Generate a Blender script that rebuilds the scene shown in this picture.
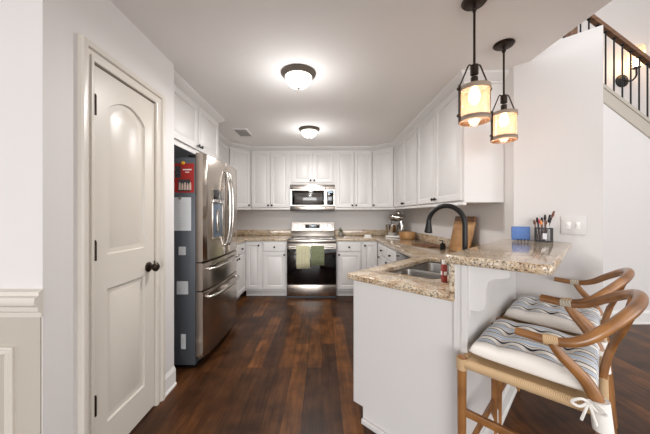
import bpy, bmesh, math, random
from mathutils import Vector, Matrix, Euler
random.seed(7)
PI = math.pi
for o in list(bpy.data.objects): bpy.data.objects.remove(o)
sc = bpy.context.scene
C = sc.collection

# ------------------------------------------------------------------ camera
cd = bpy.data.cameras.new('camera'); cam = bpy.data.objects.new('camera', cd); C.objects.link(cam)
cam.location = (0, 0, 1.30); cam.rotation_euler = (PI/2, 0, 0)
cd.sensor_width = 36; cd.lens = 272/650*36; cd.shift_x = 3/650; cd.shift_y = -3/650; cd.clip_start = 0.05
sc.camera = cam
# ------------------------------------------------------------------ world and view
w = bpy.data.worlds.new('world'); sc.world = w; w.use_nodes = True
bg = w.node_tree.nodes['Background']; bg.inputs[0].default_value = (0.985, 0.99, 1.0, 1); bg.inputs[1].default_value = 0.95
vs = sc.view_settings; vs.view_transform = 'Standard'; vs.look = 'None'; vs.gamma = 1; vs.use_curve_mapping = False
vs.exposure = 0.82

def area(name, loc, rot, sx, sy, power, col):
    l = bpy.data.lights.new(name, 'AREA'); l.shape = 'RECTANGLE'; l.size = sx; l.size_y = sy; l.energy = power; l.color = col
    o = bpy.data.objects.new(name, l); C.objects.link(o); o.location = loc; o.rotation_euler = rot; return o
# added area lights out of view, standing in for daylight; no windows are built
area('front_fill', (-0.3, -7.0, 1.7), (PI/2, 0, 0), 5.0, 2.4, 195, (1, .995, .99))  # added fill, set far back so its light reaches the back wall
area('side_fill', (5.3, -1.6, 1.5), (PI/2, 0, PI/2), 2.6, 2.0, 26, (1, .995, .99))  # added fill from the right, lights the pantry wall and door
area('hall_fill', (3.6, 0.2, 4.2), (math.radians(35), 0, 0), 2.6, 1.8, 11, (.97, .985, 1))  # added fill hanging in the hall, brightens its walls

def point(name, loc, power, col, r=.05):
    l = bpy.data.lights.new(name, 'POINT'); l.energy = power; l.color = col; l.shadow_soft_size = r
    o = bpy.data.objects.new(name, l); C.objects.link(o); o.location = loc; return o

# ------------------------------------------------------------------ materials
def srgb(r, g, b):
    f = lambda c: (c/255/12.92) if c/255 <= .04045 else ((c/255+.055)/1.055)**2.4
    return (f(r), f(g), f(b), 1)
def mat(name, col, rough=.5, metal=0, coat=0, bump=0, bscale=60, var=0, vscale=6, **kw):
    m = bpy.data.materials.new(name); m.use_nodes = True
    nt = m.node_tree; p = nt.nodes['Principled BSDF']
    p.inputs['Base Color'].default_value = col; p.inputs['Roughness'].default_value = rough
    p.inputs['Metallic'].default_value = metal; p.inputs['Coat Weight'].default_value = coat
    for k, v in kw.items(): p.inputs[k.replace('_', ' ')].default_value = v
    if bump or var:
        tc = nt.nodes.new('ShaderNodeTexCoord')
    if bump:
        n = nt.nodes.new('ShaderNodeTexNoise'); n.inputs['Scale'].default_value = bscale; n.inputs['Detail'].default_value = 3
        b = nt.nodes.new('ShaderNodeBump'); b.inputs['Strength'].default_value = bump; b.inputs['Distance'].default_value = .004
        nt.links.new(tc.outputs['Object'], n.inputs['Vector']); nt.links.new(n.outputs['Fac'], b.inputs['Height'])
        nt.links.new(b.outputs['Normal'], p.inputs['Normal'])
    if var:
        n = nt.nodes.new('ShaderNodeTexNoise'); n.inputs['Scale'].default_value = vscale; n.inputs['Detail'].default_value = 4
        r = nt.nodes.new('ShaderNodeValToRGB')
        r.color_ramp.elements[0].position = .3; r.color_ramp.elements[1].position = .7
        r.color_ramp.elements[0].color = tuple(c*(1-var) for c in col[:3])+(1,)
        r.color_ramp.elements[1].color = tuple(min(1, c*(1+var)) for c in col[:3])+(1,)
        nt.links.new(tc.outputs['Object'], n.inputs['Vector']); nt.links.new(n.outputs['Fac'], r.inputs['Fac'])
        nt.links.new(r.outputs['Color'], p.inputs['Base Color'])
    return m
def emis(name, col, s, base=(1, 1, 1, 1)):
    m = mat(name, base, .4); p = m.node_tree.nodes['Principled BSDF']
    p.inputs['Emission Color'].default_value = col; p.inputs['Emission Strength'].default_value = s
    return m
def ramp(nt, stops, interp='LINEAR'):
    r = nt.nodes.new('ShaderNodeValToRGB'); r.color_ramp.interpolation = interp
    e = r.color_ramp.elements
    e[0].position, e[0].color = stops[0]; e[1].position, e[1].color = stops[1]
    for p, c in stops[2:]:
        x = e.new(p); x.color = c
    return r
def granite():
    m = mat('granite', srgb(200, 180, 150), .12, coat=.3); nt = m.node_tree; p = nt.nodes['Principled BSDF']; L = nt.links.new
    tc = nt.nodes.new('ShaderNodeTexCoord')
    n1 = nt.nodes.new('ShaderNodeTexNoise'); n1.inputs['Scale'].default_value = 9; n1.inputs['Detail'].default_value = 6; n1.inputs['Distortion'].default_value = .6
    r1 = ramp(nt, [(.30, srgb(150, 112, 72)), (.44, srgb(198, 166, 124)), (.55, srgb(220, 200, 170)), (.68, srgb(178, 156, 132))])
    n2 = nt.nodes.new('ShaderNodeTexNoise'); n2.inputs['Scale'].default_value = 95; n2.inputs['Detail'].default_value = 5; n2.inputs['Roughness'].default_value = .75
    r2 = ramp(nt, [(.41, (0, 0, 0, 1)), (.485, (1, 1, 1, 1))])
    v = nt.nodes.new('ShaderNodeTexVoronoi'); v.inputs['Scale'].default_value = 170; 
    r3 = ramp(nt, [(.0, srgb(70, 58, 50)), (.25, srgb(150, 118, 88)), (.5, srgb(210, 200, 188)), (.8, srgb(236, 228, 214))])
    mx = nt.nodes.new('ShaderNodeMix'); mx.data_type = 'RGBA'; mx.inputs[0].default_value = .32
    mx2 = nt.nodes.new('ShaderNodeMix'); mx2.data_type = 'RGBA'
    for t in (n1, n2, v): L(tc.outputs['Object'], t.inputs['Vector'])
    L(n1.outputs['Fac'], r1.inputs['Fac']); L(n2.outputs['Fac'], r2.inputs['Fac'])
    sep = nt.nodes.new('ShaderNodeSeparateColor'); L(v.outputs['Color'], sep.inputs[0]); L(sep.outputs[0], r3.inputs['Fac'])
    L(r1.outputs['Color'], mx.inputs['A']); L(r3.outputs['Color'], mx.inputs['B'])
    L(r2.outputs['Color'], mx2.inputs[0]); mx2.inputs['A'].default_value = srgb(72, 62, 56); L(mx.outputs['Result'], mx2.inputs['B'])
    L(mx2.outputs['Result'], p.inputs['Base Color'])
    return m
def floorwood():
    m = mat('hand_scraped_wood', srgb(80, 45, 25), .3); nt = m.node_tree; p = nt.nodes['Principled BSDF']; L = nt.links.new
    tc = nt.nodes.new('ShaderNodeTexCoord'); mp = nt.nodes.new('ShaderNodeMapping'); mp.inputs['Rotation'].default_value = (0, 0, PI/2)
    L(tc.outputs['Object'], mp.inputs['Vector'])
    br = nt.nodes.new('ShaderNodeTexBrick'); br.inputs['Scale'].default_value = 1; br.inputs['Brick Width'].default_value = 1.15
    br.inputs['Row Height'].default_value = .127; br.inputs['Mortar Size'].default_value = .0016; br.inputs['Mortar Smooth'].default_value = .2
    br.inputs['Color1'].default_value = (0, 0, 0, 1); br.inputs['Color2'].default_value = (1, 1, 1, 1); br.inputs['Mortar'].default_value = (0, 0, 0, 1)
    br.offset = .37; br.offset_frequency = 2
    L(mp.outputs['Vector'], br.inputs['Vector'])
    rb = ramp(nt, [(.0, srgb(62, 37, 20)), (.35, srgb(70, 43, 23)), (.7, srgb(79, 48, 24)), (1, srgb(106, 66, 31))])
    L(br.outputs['Color'], rb.inputs['Fac'])
    ms = nt.nodes.new('ShaderNodeMapping'); ms.inputs['Scale'].default_value = (22, 2.4, 1); L(tc.outputs['Object'], ms.inputs['Vector'])
    g = nt.nodes.new('ShaderNodeTexNoise'); g.inputs['Scale'].default_value = 1.3; g.inputs['Detail'].default_value = 9; g.inputs['Roughness'].default_value = .65
    L(ms.outputs['Vector'], g.inputs['Vector'])
    rg = ramp(nt, [(.32, (.5, .47, .44, 1)), (.66, (1.35, 1.33, 1.3, 1))]); L(g.outputs['Fac'], rg.inputs['Fac'])
    b = nt.nodes.new('ShaderNodeTexNoise'); b.inputs['Scale'].default_value = 5; b.inputs['Detail'].default_value = 3
    L(tc.outputs['Object'], b.inputs['Vector'])
    rbb = ramp(nt, [(.36, (.58, .54, .50, 1)), (.62, (1.18, 1.18, 1.18, 1))]); L(b.outputs['Fac'], rbb.inputs['Fac'])
    m1 = nt.nodes.new('ShaderNodeMix'); m1.data_type = 'RGBA'; m1.blend_type = 'MULTIPLY'; m1.inputs[0].default_value = 1
    m2 = nt.nodes.new('ShaderNodeMix'); m2.data_type = 'RGBA'; m2.blend_type = 'MULTIPLY'; m2.inputs[0].default_value = 1
    m3 = nt.nodes.new('ShaderNodeMix'); m3.data_type = 'RGBA'; L(br.outputs['Fac'], m3.inputs[0]); m3.inputs['B'].default_value = srgb(24, 13, 8)
    L(rb.outputs['Color'], m1.inputs['A']); L(rg.outputs['Color'], m1.inputs['B'])
    L(m1.outputs['Result'], m2.inputs['A']); L(rbb.outputs['Color'], m2.inputs['B'])
    L(m2.outputs['Result'], m3.inputs['A']); L(m3.outputs['Result'], p.inputs['Base Color'])
    bu = nt.nodes.new('ShaderNodeBump'); bu.inputs['Strength'].default_value = .25; bu.inputs['Distance'].default_value = .004
    L(g.outputs['Fac'], bu.inputs['Height']); L(bu.outputs['Normal'], p.inputs['Normal'])
    p.inputs['Roughness'].default_value = .36; p.inputs['Specular IOR Level'].default_value = .22
    return m
def wood(name, c1, c2, rough=.35, scale=(3, 3, 30), coat=0):
    m = mat(name, c1, rough, coat=coat); nt = m.node_tree; p = nt.nodes['Principled BSDF']; L = nt.links.new
    tc = nt.nodes.new('ShaderNodeTexCoord'); mp = nt.nodes.new('ShaderNodeMapping'); mp.inputs['Scale'].default_value = scale
    n = nt.nodes.new('ShaderNodeTexNoise'); n.inputs['Scale'].default_value = 1.5; n.inputs['Detail'].default_value = 6
    r = ramp(nt, [(.33, c1), (.67, c2)])
    L(tc.outputs['Object'], mp.inputs['Vector']); L(mp.outputs['Vector'], n.inputs['Vector']); L(n.outputs['Fac'], r.inputs['Fac'])
    L(r.outputs['Color'], p.inputs['Base Color'])
    return m
def brushed(name, col, rough=.25, axis='x'):
    m = mat(name, col, rough, 1); nt = m.node_tree; p = nt.nodes['Principled BSDF']; L = nt.links.new
    tc = nt.nodes.new('ShaderNodeTexCoord'); mp = nt.nodes.new('ShaderNodeMapping')
    mp.inputs['Scale'].default_value = (2, 2, 220) if axis == 'x' else (160, 160, 2)
    n = nt.nodes.new('ShaderNodeTexNoise'); n.inputs['Scale'].default_value = 3; n.inputs['Detail'].default_value = 2
    mr = nt.nodes.new('ShaderNodeMapRange'); mr.inputs['To Min'].default_value = rough*.75; mr.inputs['To Max'].default_value = rough*1.3
    L(tc.outputs['Object'], mp.inputs['Vector']); L(mp.outputs['Vector'], n.inputs['Vector'])
    L(n.outputs['Fac'], mr.inputs['Value']); L(mr.outputs['Result'], p.inputs['Roughness'])
    return m
def wrapmat(name, c1, c2, scale=150):
    m = mat(name, c1, .7); nt = m.node_tree; p = nt.nodes['Principled BSDF']; L = nt.links.new
    tc = nt.nodes.new('ShaderNodeTexCoord')
    wv = nt.nodes.new('ShaderNodeTexWave'); wv.bands_direction = 'DIAGONAL'; wv.inputs['Scale'].default_value = scale/3; wv.inputs['Distortion'].default_value = .8
    r = ramp(nt, [(.1, c2), (.6, c1)])
    b = nt.nodes.new('ShaderNodeBump'); b.inputs['Strength'].default_value = .5; b.inputs['Distance'].default_value = .002
    L(tc.outputs['Object'], wv.inputs['Vector']); L(wv.outputs['Fac'], r.inputs['Fac']); L(r.outputs['Color'], p.inputs['Base Color'])
    L(wv.outputs['Fac'], b.inputs['Height']); L(b.outputs['Normal'], p.inputs['Normal'])
    return m
def stripes():
    m = mat('striped_cushion_cotton', srgb(235, 228, 218), .85); nt = m.node_tree; p = nt.nodes['Principled BSDF']; L = nt.links.new
    tc = nt.nodes.new('ShaderNodeTexCoord'); s = nt.nodes.new('ShaderNodeSeparateXYZ'); L(tc.outputs['Object'], s.inputs[0])
    a = nt.nodes.new('ShaderNodeMath'); a.operation = 'MULTIPLY_ADD'; a.inputs[1].default_value = 1/.125; a.inputs[2].default_value = 10.12
    f = nt.nodes.new('ShaderNodeMath'); f.operation = 'FRACT'
    L(s.outputs['X'], a.inputs[0]); L(a.outputs[0], f.inputs[0])
    cr = srgb(236, 230, 222); nv = srgb(40, 46, 62); lb = srgb(178, 194, 214); gr = srgb(128, 128, 132); tn = srgb(205, 190, 170)
    r = ramp(nt, [(0, cr), (.15, nv), (.215, cr), (.27, lb), (.44, cr), (.49, nv), (.54, cr), (.58, gr), (.61, cr), (.66, lb), (.78, cr), (.82, gr), (.84, cr), (.88, nv), (.94, cr)], 'CONSTANT')
    ab = nt.nodes.new('ShaderNodeMath'); ab.operation = 'ABSOLUTE'; L(s.outputs['X'], ab.inputs[0])
    gt = nt.nodes.new('ShaderNodeMath'); gt.operation = 'GREATER_THAN'; gt.inputs[1].default_value = .185; L(ab.outputs[0], gt.inputs[0])
    mx = nt.nodes.new('ShaderNodeMix'); mx.data_type = 'RGBA'; L(gt.outputs[0], mx.inputs[0]); L(f.outputs[0], r.inputs['Fac']); L(r.outputs['Color'], mx.inputs['A'])
    mx.inputs['B'].default_value = cr; L(mx.outputs['Result'], p.inputs['Base Color'])
    return m

M = dict(
    wall=mat('wall_paint', srgb(214, 210, 208), .6, bump=.05, bscale=300),
    ceil=mat('ceiling_paint', srgb(240, 238, 237), .9),
    wains=mat('greige_wainscot', srgb(178, 170, 158), .55),
    trim=mat('trim_paint', srgb(206, 199, 189), .3),
    base=mat('white_trim_paint', srgb(222, 219, 216), .35),
    cab=mat('cabinet_paint', srgb(217, 214, 212), .38, bump=.03, bscale=120),
    gap=mat('dark_gap', srgb(40, 35, 30), .8),
    floor=floorwood(), granite=granite(),
    steel=brushed('stainless_steel', srgb(188, 180, 172), .22), steelv=brushed('stainless_steel_vertical', srgb(180, 170, 160), .2, 'z'),
    chrome=mat('polished_steel', srgb(205, 202, 198), .12, 1),
    sink=brushed('sink_steel', srgb(170, 168, 165), .3),
    recess=mat('blue_grey_plastic', srgb(92, 104, 118), .3, .4),
    graphite=mat('graphite_side_panel', srgb(84, 88, 94), .42, .3),
    black=mat('black_metal', srgb(22, 20, 20), .38, .4),
    bronze=mat('oil_rubbed_bronze', srgb(48, 36, 30), .38, .7, var=.25, vscale=30),
    pewter=mat('brushed_pewter', srgb(120, 112, 104), .4, .8),
    wband=wood('weathered_wood_band', srgb(112, 96, 82), srgb(152, 136, 118), .6),
    glassblk=mat('black_glass', srgb(6, 6, 8), .06, coat=.5),
    mwglass=mat('tinted_window', srgb(70, 66, 64), .1, coat=.5),
    stoolwood=wood('honey_elm_wood', srgb(116, 76, 42), srgb(160, 110, 62), .3, (6, 6, 6), coat=.3),
    stairwood=wood('walnut_handrail', srgb(92, 62, 42), srgb(120, 86, 60), .4),
    boardwood=wood('acacia_board', srgb(150, 108, 66), srgb(196, 152, 104), .5, (3, 20, 3)),
    darkwood=wood('dark_board', srgb(96, 64, 44), srgb(132, 92, 62), .5, (3, 20, 3)),
    rattan=wrapmat('paper_cord', srgb(208, 178, 138), srgb(178, 142, 100), 300),
    paler=wrapmat('pale_cord', srgb(200, 190, 172), srgb(160, 148, 130)),
    cloth=mat('white_cotton', srgb(232, 228, 222), .9, bump=.3, bscale=200),
    stripe=stripes(),
    white=mat('white_plastic', srgb(238, 236, 232), .4), paper=mat('white_paper', srgb(226, 228, 230), .8),
    label=mat('printed_sticker', srgb(205, 206, 208), .6, var=.12, vscale=90),
    red=mat('red_card', srgb(170, 40, 34), .5), photo=mat('photo_print', srgb(70, 66, 70), .4, var=.7, vscale=60),
    skin=mat('photo_figures', srgb(214, 190, 176), .5, var=.2, vscale=120),
    yellow=mat('yellow_enamel', srgb(240, 180, 30), .4), grey=mat('grey_ink', srgb(160, 158, 156), .7),
    blue=mat('blue_fabric', srgb(86, 118, 176), .7, var=.12, vscale=80),
    sage=mat('sage_towel', srgb(122, 128, 98), .9, bump=.5, bscale=240, var=.15, vscale=30),
    oat=mat('oat_towel', srgb(196, 192, 160), .9, bump=.5, bscale=240, var=.15, vscale=60),
    leaf=mat('grey_green_leaf', srgb(104, 116, 92), .6), pot=mat('stone_pot', srgb(150, 146, 138), .7),
    pink=mat('pink_bristle', srgb(236, 96, 110), .6), brown=mat('brown_lacquer', srgb(110, 64, 46), .4), orange=mat('orange_lacquer', srgb(230, 140, 70), .4),
    bowlglass=emis('frosted_glass_lit', (1, .95, .89, 1), 1.5), bulb=emis('warm_bulb', (1, .74, .45, 1), 5), flame=emis('candle_bulb', (1, .82, .55, 1), 30),
    display=emis('clock_display', (.6, .8, 1, 1), .7, (.02, .02, .02, 1)),
)
def amberglass():
    m = bpy.data.materials.new('seeded_amber_glass'); m.use_nodes = True; nt = m.node_tree; nt.nodes.clear(); L = nt.links.new
    o = nt.nodes.new('ShaderNodeOutputMaterial'); t = nt.nodes.new('ShaderNodeBsdfTransparent'); t.inputs[0].default_value = (1, .88, .78, 1)
    tr = nt.nodes.new('ShaderNodeBsdfTranslucent'); tr.inputs[0].default_value = (1, .82, .68, 1)
    g = nt.nodes.new('ShaderNodeBsdfGlossy'); g.inputs['Roughness'].default_value = .08
    a = nt.nodes.new('ShaderNodeMixShader'); a.inputs[0].default_value = .24; b = nt.nodes.new('ShaderNodeMixShader'); b.inputs[0].default_value = .08
    L(t.outputs[0], a.inputs[1]); L(tr.outputs[0], a.inputs[2]); L(a.outputs[0], b.inputs[1]); L(g.outputs[0], b.inputs[2]); L(b.outputs[0], o.inputs[0])
    return m
M['amber'] = amberglass()

# ------------------------------------------------------------------ mesh helpers
def V(*a): return Vector(a)
class MB:
    def __init__(s): s.bm = bmesh.new()
    def quad(s, vs): 
        try: s.bm.faces.new(vs)
        except ValueError: pass
    def box(s, x0, x1, y0, y1, z0, z1, bev=0, M4=None, seg=2):
        b = bmesh.new(); bmesh.ops.create_cube(b, size=1)
        for v in b.verts:
            v.co = V(x0+(v.co.x+.5)*(x1-x0), y0+(v.co.y+.5)*(y1-y0), z0+(v.co.z+.5)*(z1-z0))
        if bev: bmesh.ops.bevel(b, geom=b.edges[:], offset=bev, segments=seg, affect='EDGES', profile=.5)
        s.merge(b, M4); return s
    def merge(s, b, M4=None):
        if M4 is not None: bmesh.ops.transform(b, matrix=M4, verts=b.verts)
        me = bpy.data.meshes.new('tmp'); b.to_mesh(me); b.free(); s.bm.from_mesh(me); bpy.data.meshes.remove(me)
    def prism(s, pts, z0, z1, bev=0, holes=()):
        b = bmesh.new(); edges = []
        for loop in [pts]+list(holes):
            vs = [b.verts.new((p[0], p[1], z0)) for p in loop]
            for i in range(len(vs)): edges.append(b.edges.new((vs[i], vs[(i+1) % len(vs)])))
        if holes: bmesh.ops.triangle_fill(b, edges=edges, use_beauty=True)
        else: b.faces.new([v for v in b.verts])
        r = bmesh.ops.extrude_face_region(b, geom=b.faces[:])
        for v in r['geom']:
            if isinstance(v, bmesh.types.BMVert): v.co.z = z1
        bmesh.ops.recalc_face_normals(b, faces=b.faces[:])
        if bev:
            es = [e for e in b.edges if len(e.link_faces) == 2 and e.calc_face_angle(0) > .5 and abs(e.verts[0].co.z-e.verts[1].co.z) < 1e-5]
            bmesh.ops.bevel(b, geom=es, offset=bev, segments=3, affect='EDGES', profile=.5)
        s.merge(b); return s
    def extr(s, pts, vec, org=(0, 0, 0)):         # planar loop of 3D points extruded along vec
        b = bmesh.new(); vs = [b.verts.new(Vector(p)) for p in pts]; b.faces.new(vs)
        r = bmesh.ops.extrude_face_region(b, geom=b.faces[:])
        for v in r['geom']:
            if isinstance(v, bmesh.types.BMVert): v.co += Vector(vec)
        bmesh.ops.recalc_face_normals(b, faces=b.faces[:]); s.merge(b); return s
    def tube(s, pts, r, n=10, cap=True, flat=1.0):
        pts = [Vector(p) for p in pts]; k = len(pts)
        rs = r if isinstance(r, (list, tuple)) else [r]*k
        b = bmesh.new(); rings = []; up = V(0, 0, 1)
        t0 = (pts[1]-pts[0]).normalized(); u = t0.cross(up)
        if u.length < .05: u = t0.cross(V(1, 0, 0))
        u.normalize()
        for i in range(k):
            t = (pts[min(i+1, k-1)]-pts[max(i-1, 0)]).normalized()
            u = (u-t*u.dot(t)).normalized(); q = t.cross(u)
            rings.append([b.verts.new(pts[i]+(u*math.cos(2*PI*j/n)+q*math.sin(2*PI*j/n)*flat)*rs[i]) for j in range(n)])
        for i in range(k-1):
            for j in range(n): b.faces.new((rings[i][j], rings[i][(j+1) % n], rings[i+1][(j+1) % n], rings[i+1][j]))
        if cap: b.faces.new(rings[0][::-1]); b.faces.new(rings[-1])
        s.merge(b); return s
    def lathe(s, prof, loc=(0, 0, 0), n=28, M4=None):   # prof: (r,z)
        b = bmesh.new(); rings = []
        for r, z in prof:
            if r < 1e-5: rings.append([b.verts.new((0, 0, z))])
            else: rings.append([b.verts.new((r*math.cos(2*PI*j/n), r*math.sin(2*PI*j/n), z)) for j in range(n)])
        for i in range(len(rings)-1):
            A, B = rings[i], rings[i+1]
            for j in range(n):
                a0, a1 = A[j % len(A)], A[(j+1) % len(A)]; b0, b1 = B[j % len(B)], B[(j+1) % len(B)]
                f = []
                for v in (a0, a1, b1, b0):
                    if v not in f: f.append(v)
                if len(f) > 2: b.faces.new(f)
        T = Matrix.Translation(loc)
        s.merge(b, T @ M4 if M4 is not None else T); return s
    def ball(s, loc, r, sc=(1, 1, 1), n=14):
        b = bmesh.new(); bmesh.ops.create_uvsphere(b, u_segments=n, v_segments=n*2//3, radius=r)
        s.merge(b, Matrix.Translation(loc) @ Matrix.Diagonal((*sc, 1))); return s
    def panel(s, x0, x1, z0, z1, y=0, th=.02, stile=.055, arch=0, raised=True, M4=None):
        """door or drawer front, face towards -y, back at y, with a raised field"""
        b = bmesh.new(); N = 12 if arch else 1
        def ring(ins, yy, a):
            xa, xb, za, zb = x0+ins, x1-ins, z0+ins, z1-ins
            p = [(xa, za), (xb, za)]
            for i in range(N+1):
                t = i/N; p.append((xb+(xa-xb)*t, zb-a+a*math.sin(PI*t)**.8 if a else zb))
            return [b.verts.new((q[0], yy, q[1])) for q in p]
        f = y-th
        spec = [(0, y, 0), (0, f+.003, 0), (.003, f, 0)]
        if raised: spec += [(stile, f, arch), (stile+.006, f+.008, arch), (stile+.014, f+.009, arch), (stile+.038, f+.001, arch)]
        R = [ring(*a) for a in spec]; n = len(R[0])
        for i in range(len(R)-1):
            for j in range(n): b.faces.new((R[i][j], R[i][(j+1) % n], R[i+1][(j+1) % n], R[i+1][j]))
        b.faces.new(R[-1]); b.faces.new(R[0][::-1])
        s.merge(b, M4); return s
    def sweep(s, path, prof, closed=False):   # path XY pts; prof (out,z); out is to the right of travel
        P = [Vector((p[0], p[1])) for p in path]; b = bmesh.new(); rows = []
        for i, p in enumerate(P):
            d0 = (P[i]-P[i-1]).normalized() if i > 0 else (P[1]-P[0]).normalized()
            d1 = (P[i+1]-P[i]).normalized() if i < len(P)-1 else d0
            n0 = Vector((d0.y, -d0.x)); n1 = Vector((d1.y, -d1.x)); nn = (n0+n1).normalized(); k = 1/max(.3, nn.dot(n0))
            rows.append([b.verts.new((p.x+nn.x*k*o, p.y+nn.y*k*o, z)) for o, z in prof])
        m = len(prof)
        for i in range(len(rows)-1):
            for j in range(m): b.faces.new((rows[i][j], rows[i][(j+1) % m], rows[i+1][(j+1) % m], rows[i+1][j]))
        b.faces.new(rows[0]); b.faces.new(rows[-1][::-1]); s.merge(b); return s
    def build(s, name, m, parent=None, smooth=True, ang=35):
        bmesh.ops.recalc_face_normals(s.bm, faces=s.bm.faces[:])
        me = bpy.data.meshes.new(name); s.bm.to_mesh(me); s.bm.free()
        me.materials.append(m)
        o = bpy.data.objects.new(name, me); C.objects.link(o)
        if smooth:
            for p in me.polygons: p.use_smooth = True
            me.set_sharp_from_angle(angle=math.radians(ang))
        if parent is not None: o.parent = parent
        return o
def spline(pts, n=8):
    P = [Vector(p) for p in pts]; P = [P[0]*2-P[1]]+P+[P[-1]*2-P[-2]]; out = []
    for i in range(1, len(P)-2):
        for k in range(n):
            t = k/n; a, b, c, d = P[i-1], P[i], P[i+1], P[i+2]
            out.append(.5*((2*b)+(-a+c)*t+(2*a-5*b+4*c-d)*t*t+(-a+3*b-3*c+d)*t**3))
    out.append(P[-2]); return out
def tag(o, label, cat, group=None):
    o['label'] = label; o['category'] = cat
    if group: o['group'] = group
    return o
def thing(name, label, cat, loc=(0, 0, 0), rz=0, group=None):
    o = bpy.data.objects.new(name, None); C.objects.link(o); o.location = loc; o.rotation_euler = (0, 0, rz); o.empty_display_size = .1
    return tag(o, label, cat, group)
def struct(name, mb, m, parent=None, smooth=False):
    o = mb.build(name, m, parent, smooth)
    if parent is None: o['kind'] = 'structure'
    return o
def SD(S, D): return ((S+D)/2, (S-D)/2)       # coordinates of the diagonal peninsula: S = x+y, D = x-y
def dup(root, loc, rz):
    r = root.copy(); C.objects.link(r); r.location = loc; r.rotation_euler = (0, 0, rz)
    for ch in list(root.children):
        c = ch.copy(); C.objects.link(c); c.parent = r
        for g in ch.children:
            d = g.copy(); C.objects.link(d); d.parent = c
    return r

H = 2.44
CT = .915      # counter top height
# ================================================================== SETTING
struct('floor', MB().box(-4.2, 5.8, -7.2, 5.1, -.06, 0), M['floor'])
YB = 4.97; XL = -1.82; XR = 1.48
struct('ceiling', MB().prism([(-4.2, -3), (1.55, -3), (1.55, 2.03), (1.60, 2.10), (1.6, 5.07), (-4.2, 5.07)], H, H+.08), M['ceil'])
struct('wall_back', MB().box(XL-.1, XR+.12, YB, YB+.1, 0, H), M['wall'])
struct('wall_left', MB().box(XL-.1, XL, 1.21, YB, 0, H), M['wall'])
struct('wall_right', MB().prism([(XR, YB), (XR, 2.10), (1.56, 2.17), (1.60, 2.17), (1.6, YB)], 0, H), M['wall'])
# wall set at 45 degrees beyond the bar
struct('wall_diagonal', MB().prism([(1.48, 2.10), (1.82, 1.76), (1.90, 1.84), (1.56, 2.18)], 0, H+.085), M['wall'])
struct('baseboard_diagonal', MB().sweep([(1.50, 2.08), (1.82, 1.76)], [(0, 0), (.014, 0), (.014, .12), (.006, .14), (0, .14)]), M['base'])
# pantry closet with door opening
px = -1.13; y0, y1 = 1.10, 2.077; dy0, dy1 = 1.335, 1.845; dz = 2.055
struct('wall_pantry', MB().box(px-.11, px, y0, dy0, 0, H).box(px-.11, px, dy1, y1, 0, H).box(px-.11, px, dy0, dy1, dz, H)
       .box(XL, px-.11, y1-.11, y1, 0, H), M['wall'])
struct('wall_dining', MB().box(-4.2, px-.11, y0, y0+.1, 0, H), M['wall'])
struct('trim_1', MB().box(-4.2, px-.004, y0-.006, y0, 0.0, .885), M['wains'])   # painted wainscot below the rail
cr = [(0, .885), (.008, .885), (.01, .905), (.02, .912), (.022, .93), (.034, .94), (.038, .955), (.034, .97), (.02, .975), (.018, .99), (0, .998)]
struct('trim_2', MB().sweep([(-4.2, y0), (px+.004, y0)], cr), M['trim'], smooth=True)
def mould(x0, x1, z0, z1, y, w_=.032):
    # mitred picture-frame moulding on a wall facing the camera
    b_ = bmesh.new(); rows = []
    prof = [(0, 0), (.001, -.008), (.008, -.014), (.016, -.010), (.022, -.016), (.030, -.012), (.032, 0)]
    for (X, Z, sx_, sz_) in ((x0, z0, 1, 1), (x1, z0, -1, 1), (x1, z1, -1, -1), (x0, z1, 1, -1)):
        rows.append([b_.verts.new((X+sx_*o_, y+h_, Z+sz_*o_)) for o_, h_ in prof])
    for k_ in range(4):
        A, B = rows[k_], rows[(k_+1) % 4]
        for q_ in range(len(prof)-1): b_.faces.new((A[q_], A[q_+1], B[q_+1], B[q_]))
    m = MB(); m.merge(b_); return m
struct('trim_3', mould(-2.4, -1.235, .2, .768, y0-.006), M['trim'])
# pantry door (single-column, arched upper panel)
dr = MB()
Mr = Matrix.Translation((px-.004, 0, 0)) @ Matrix.Rotation(PI/2, 4, 'Z')
def leaf(m, a, b, za, zb, Mx):
    th = .035; b_ = bmesh.new()
    return m
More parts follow.
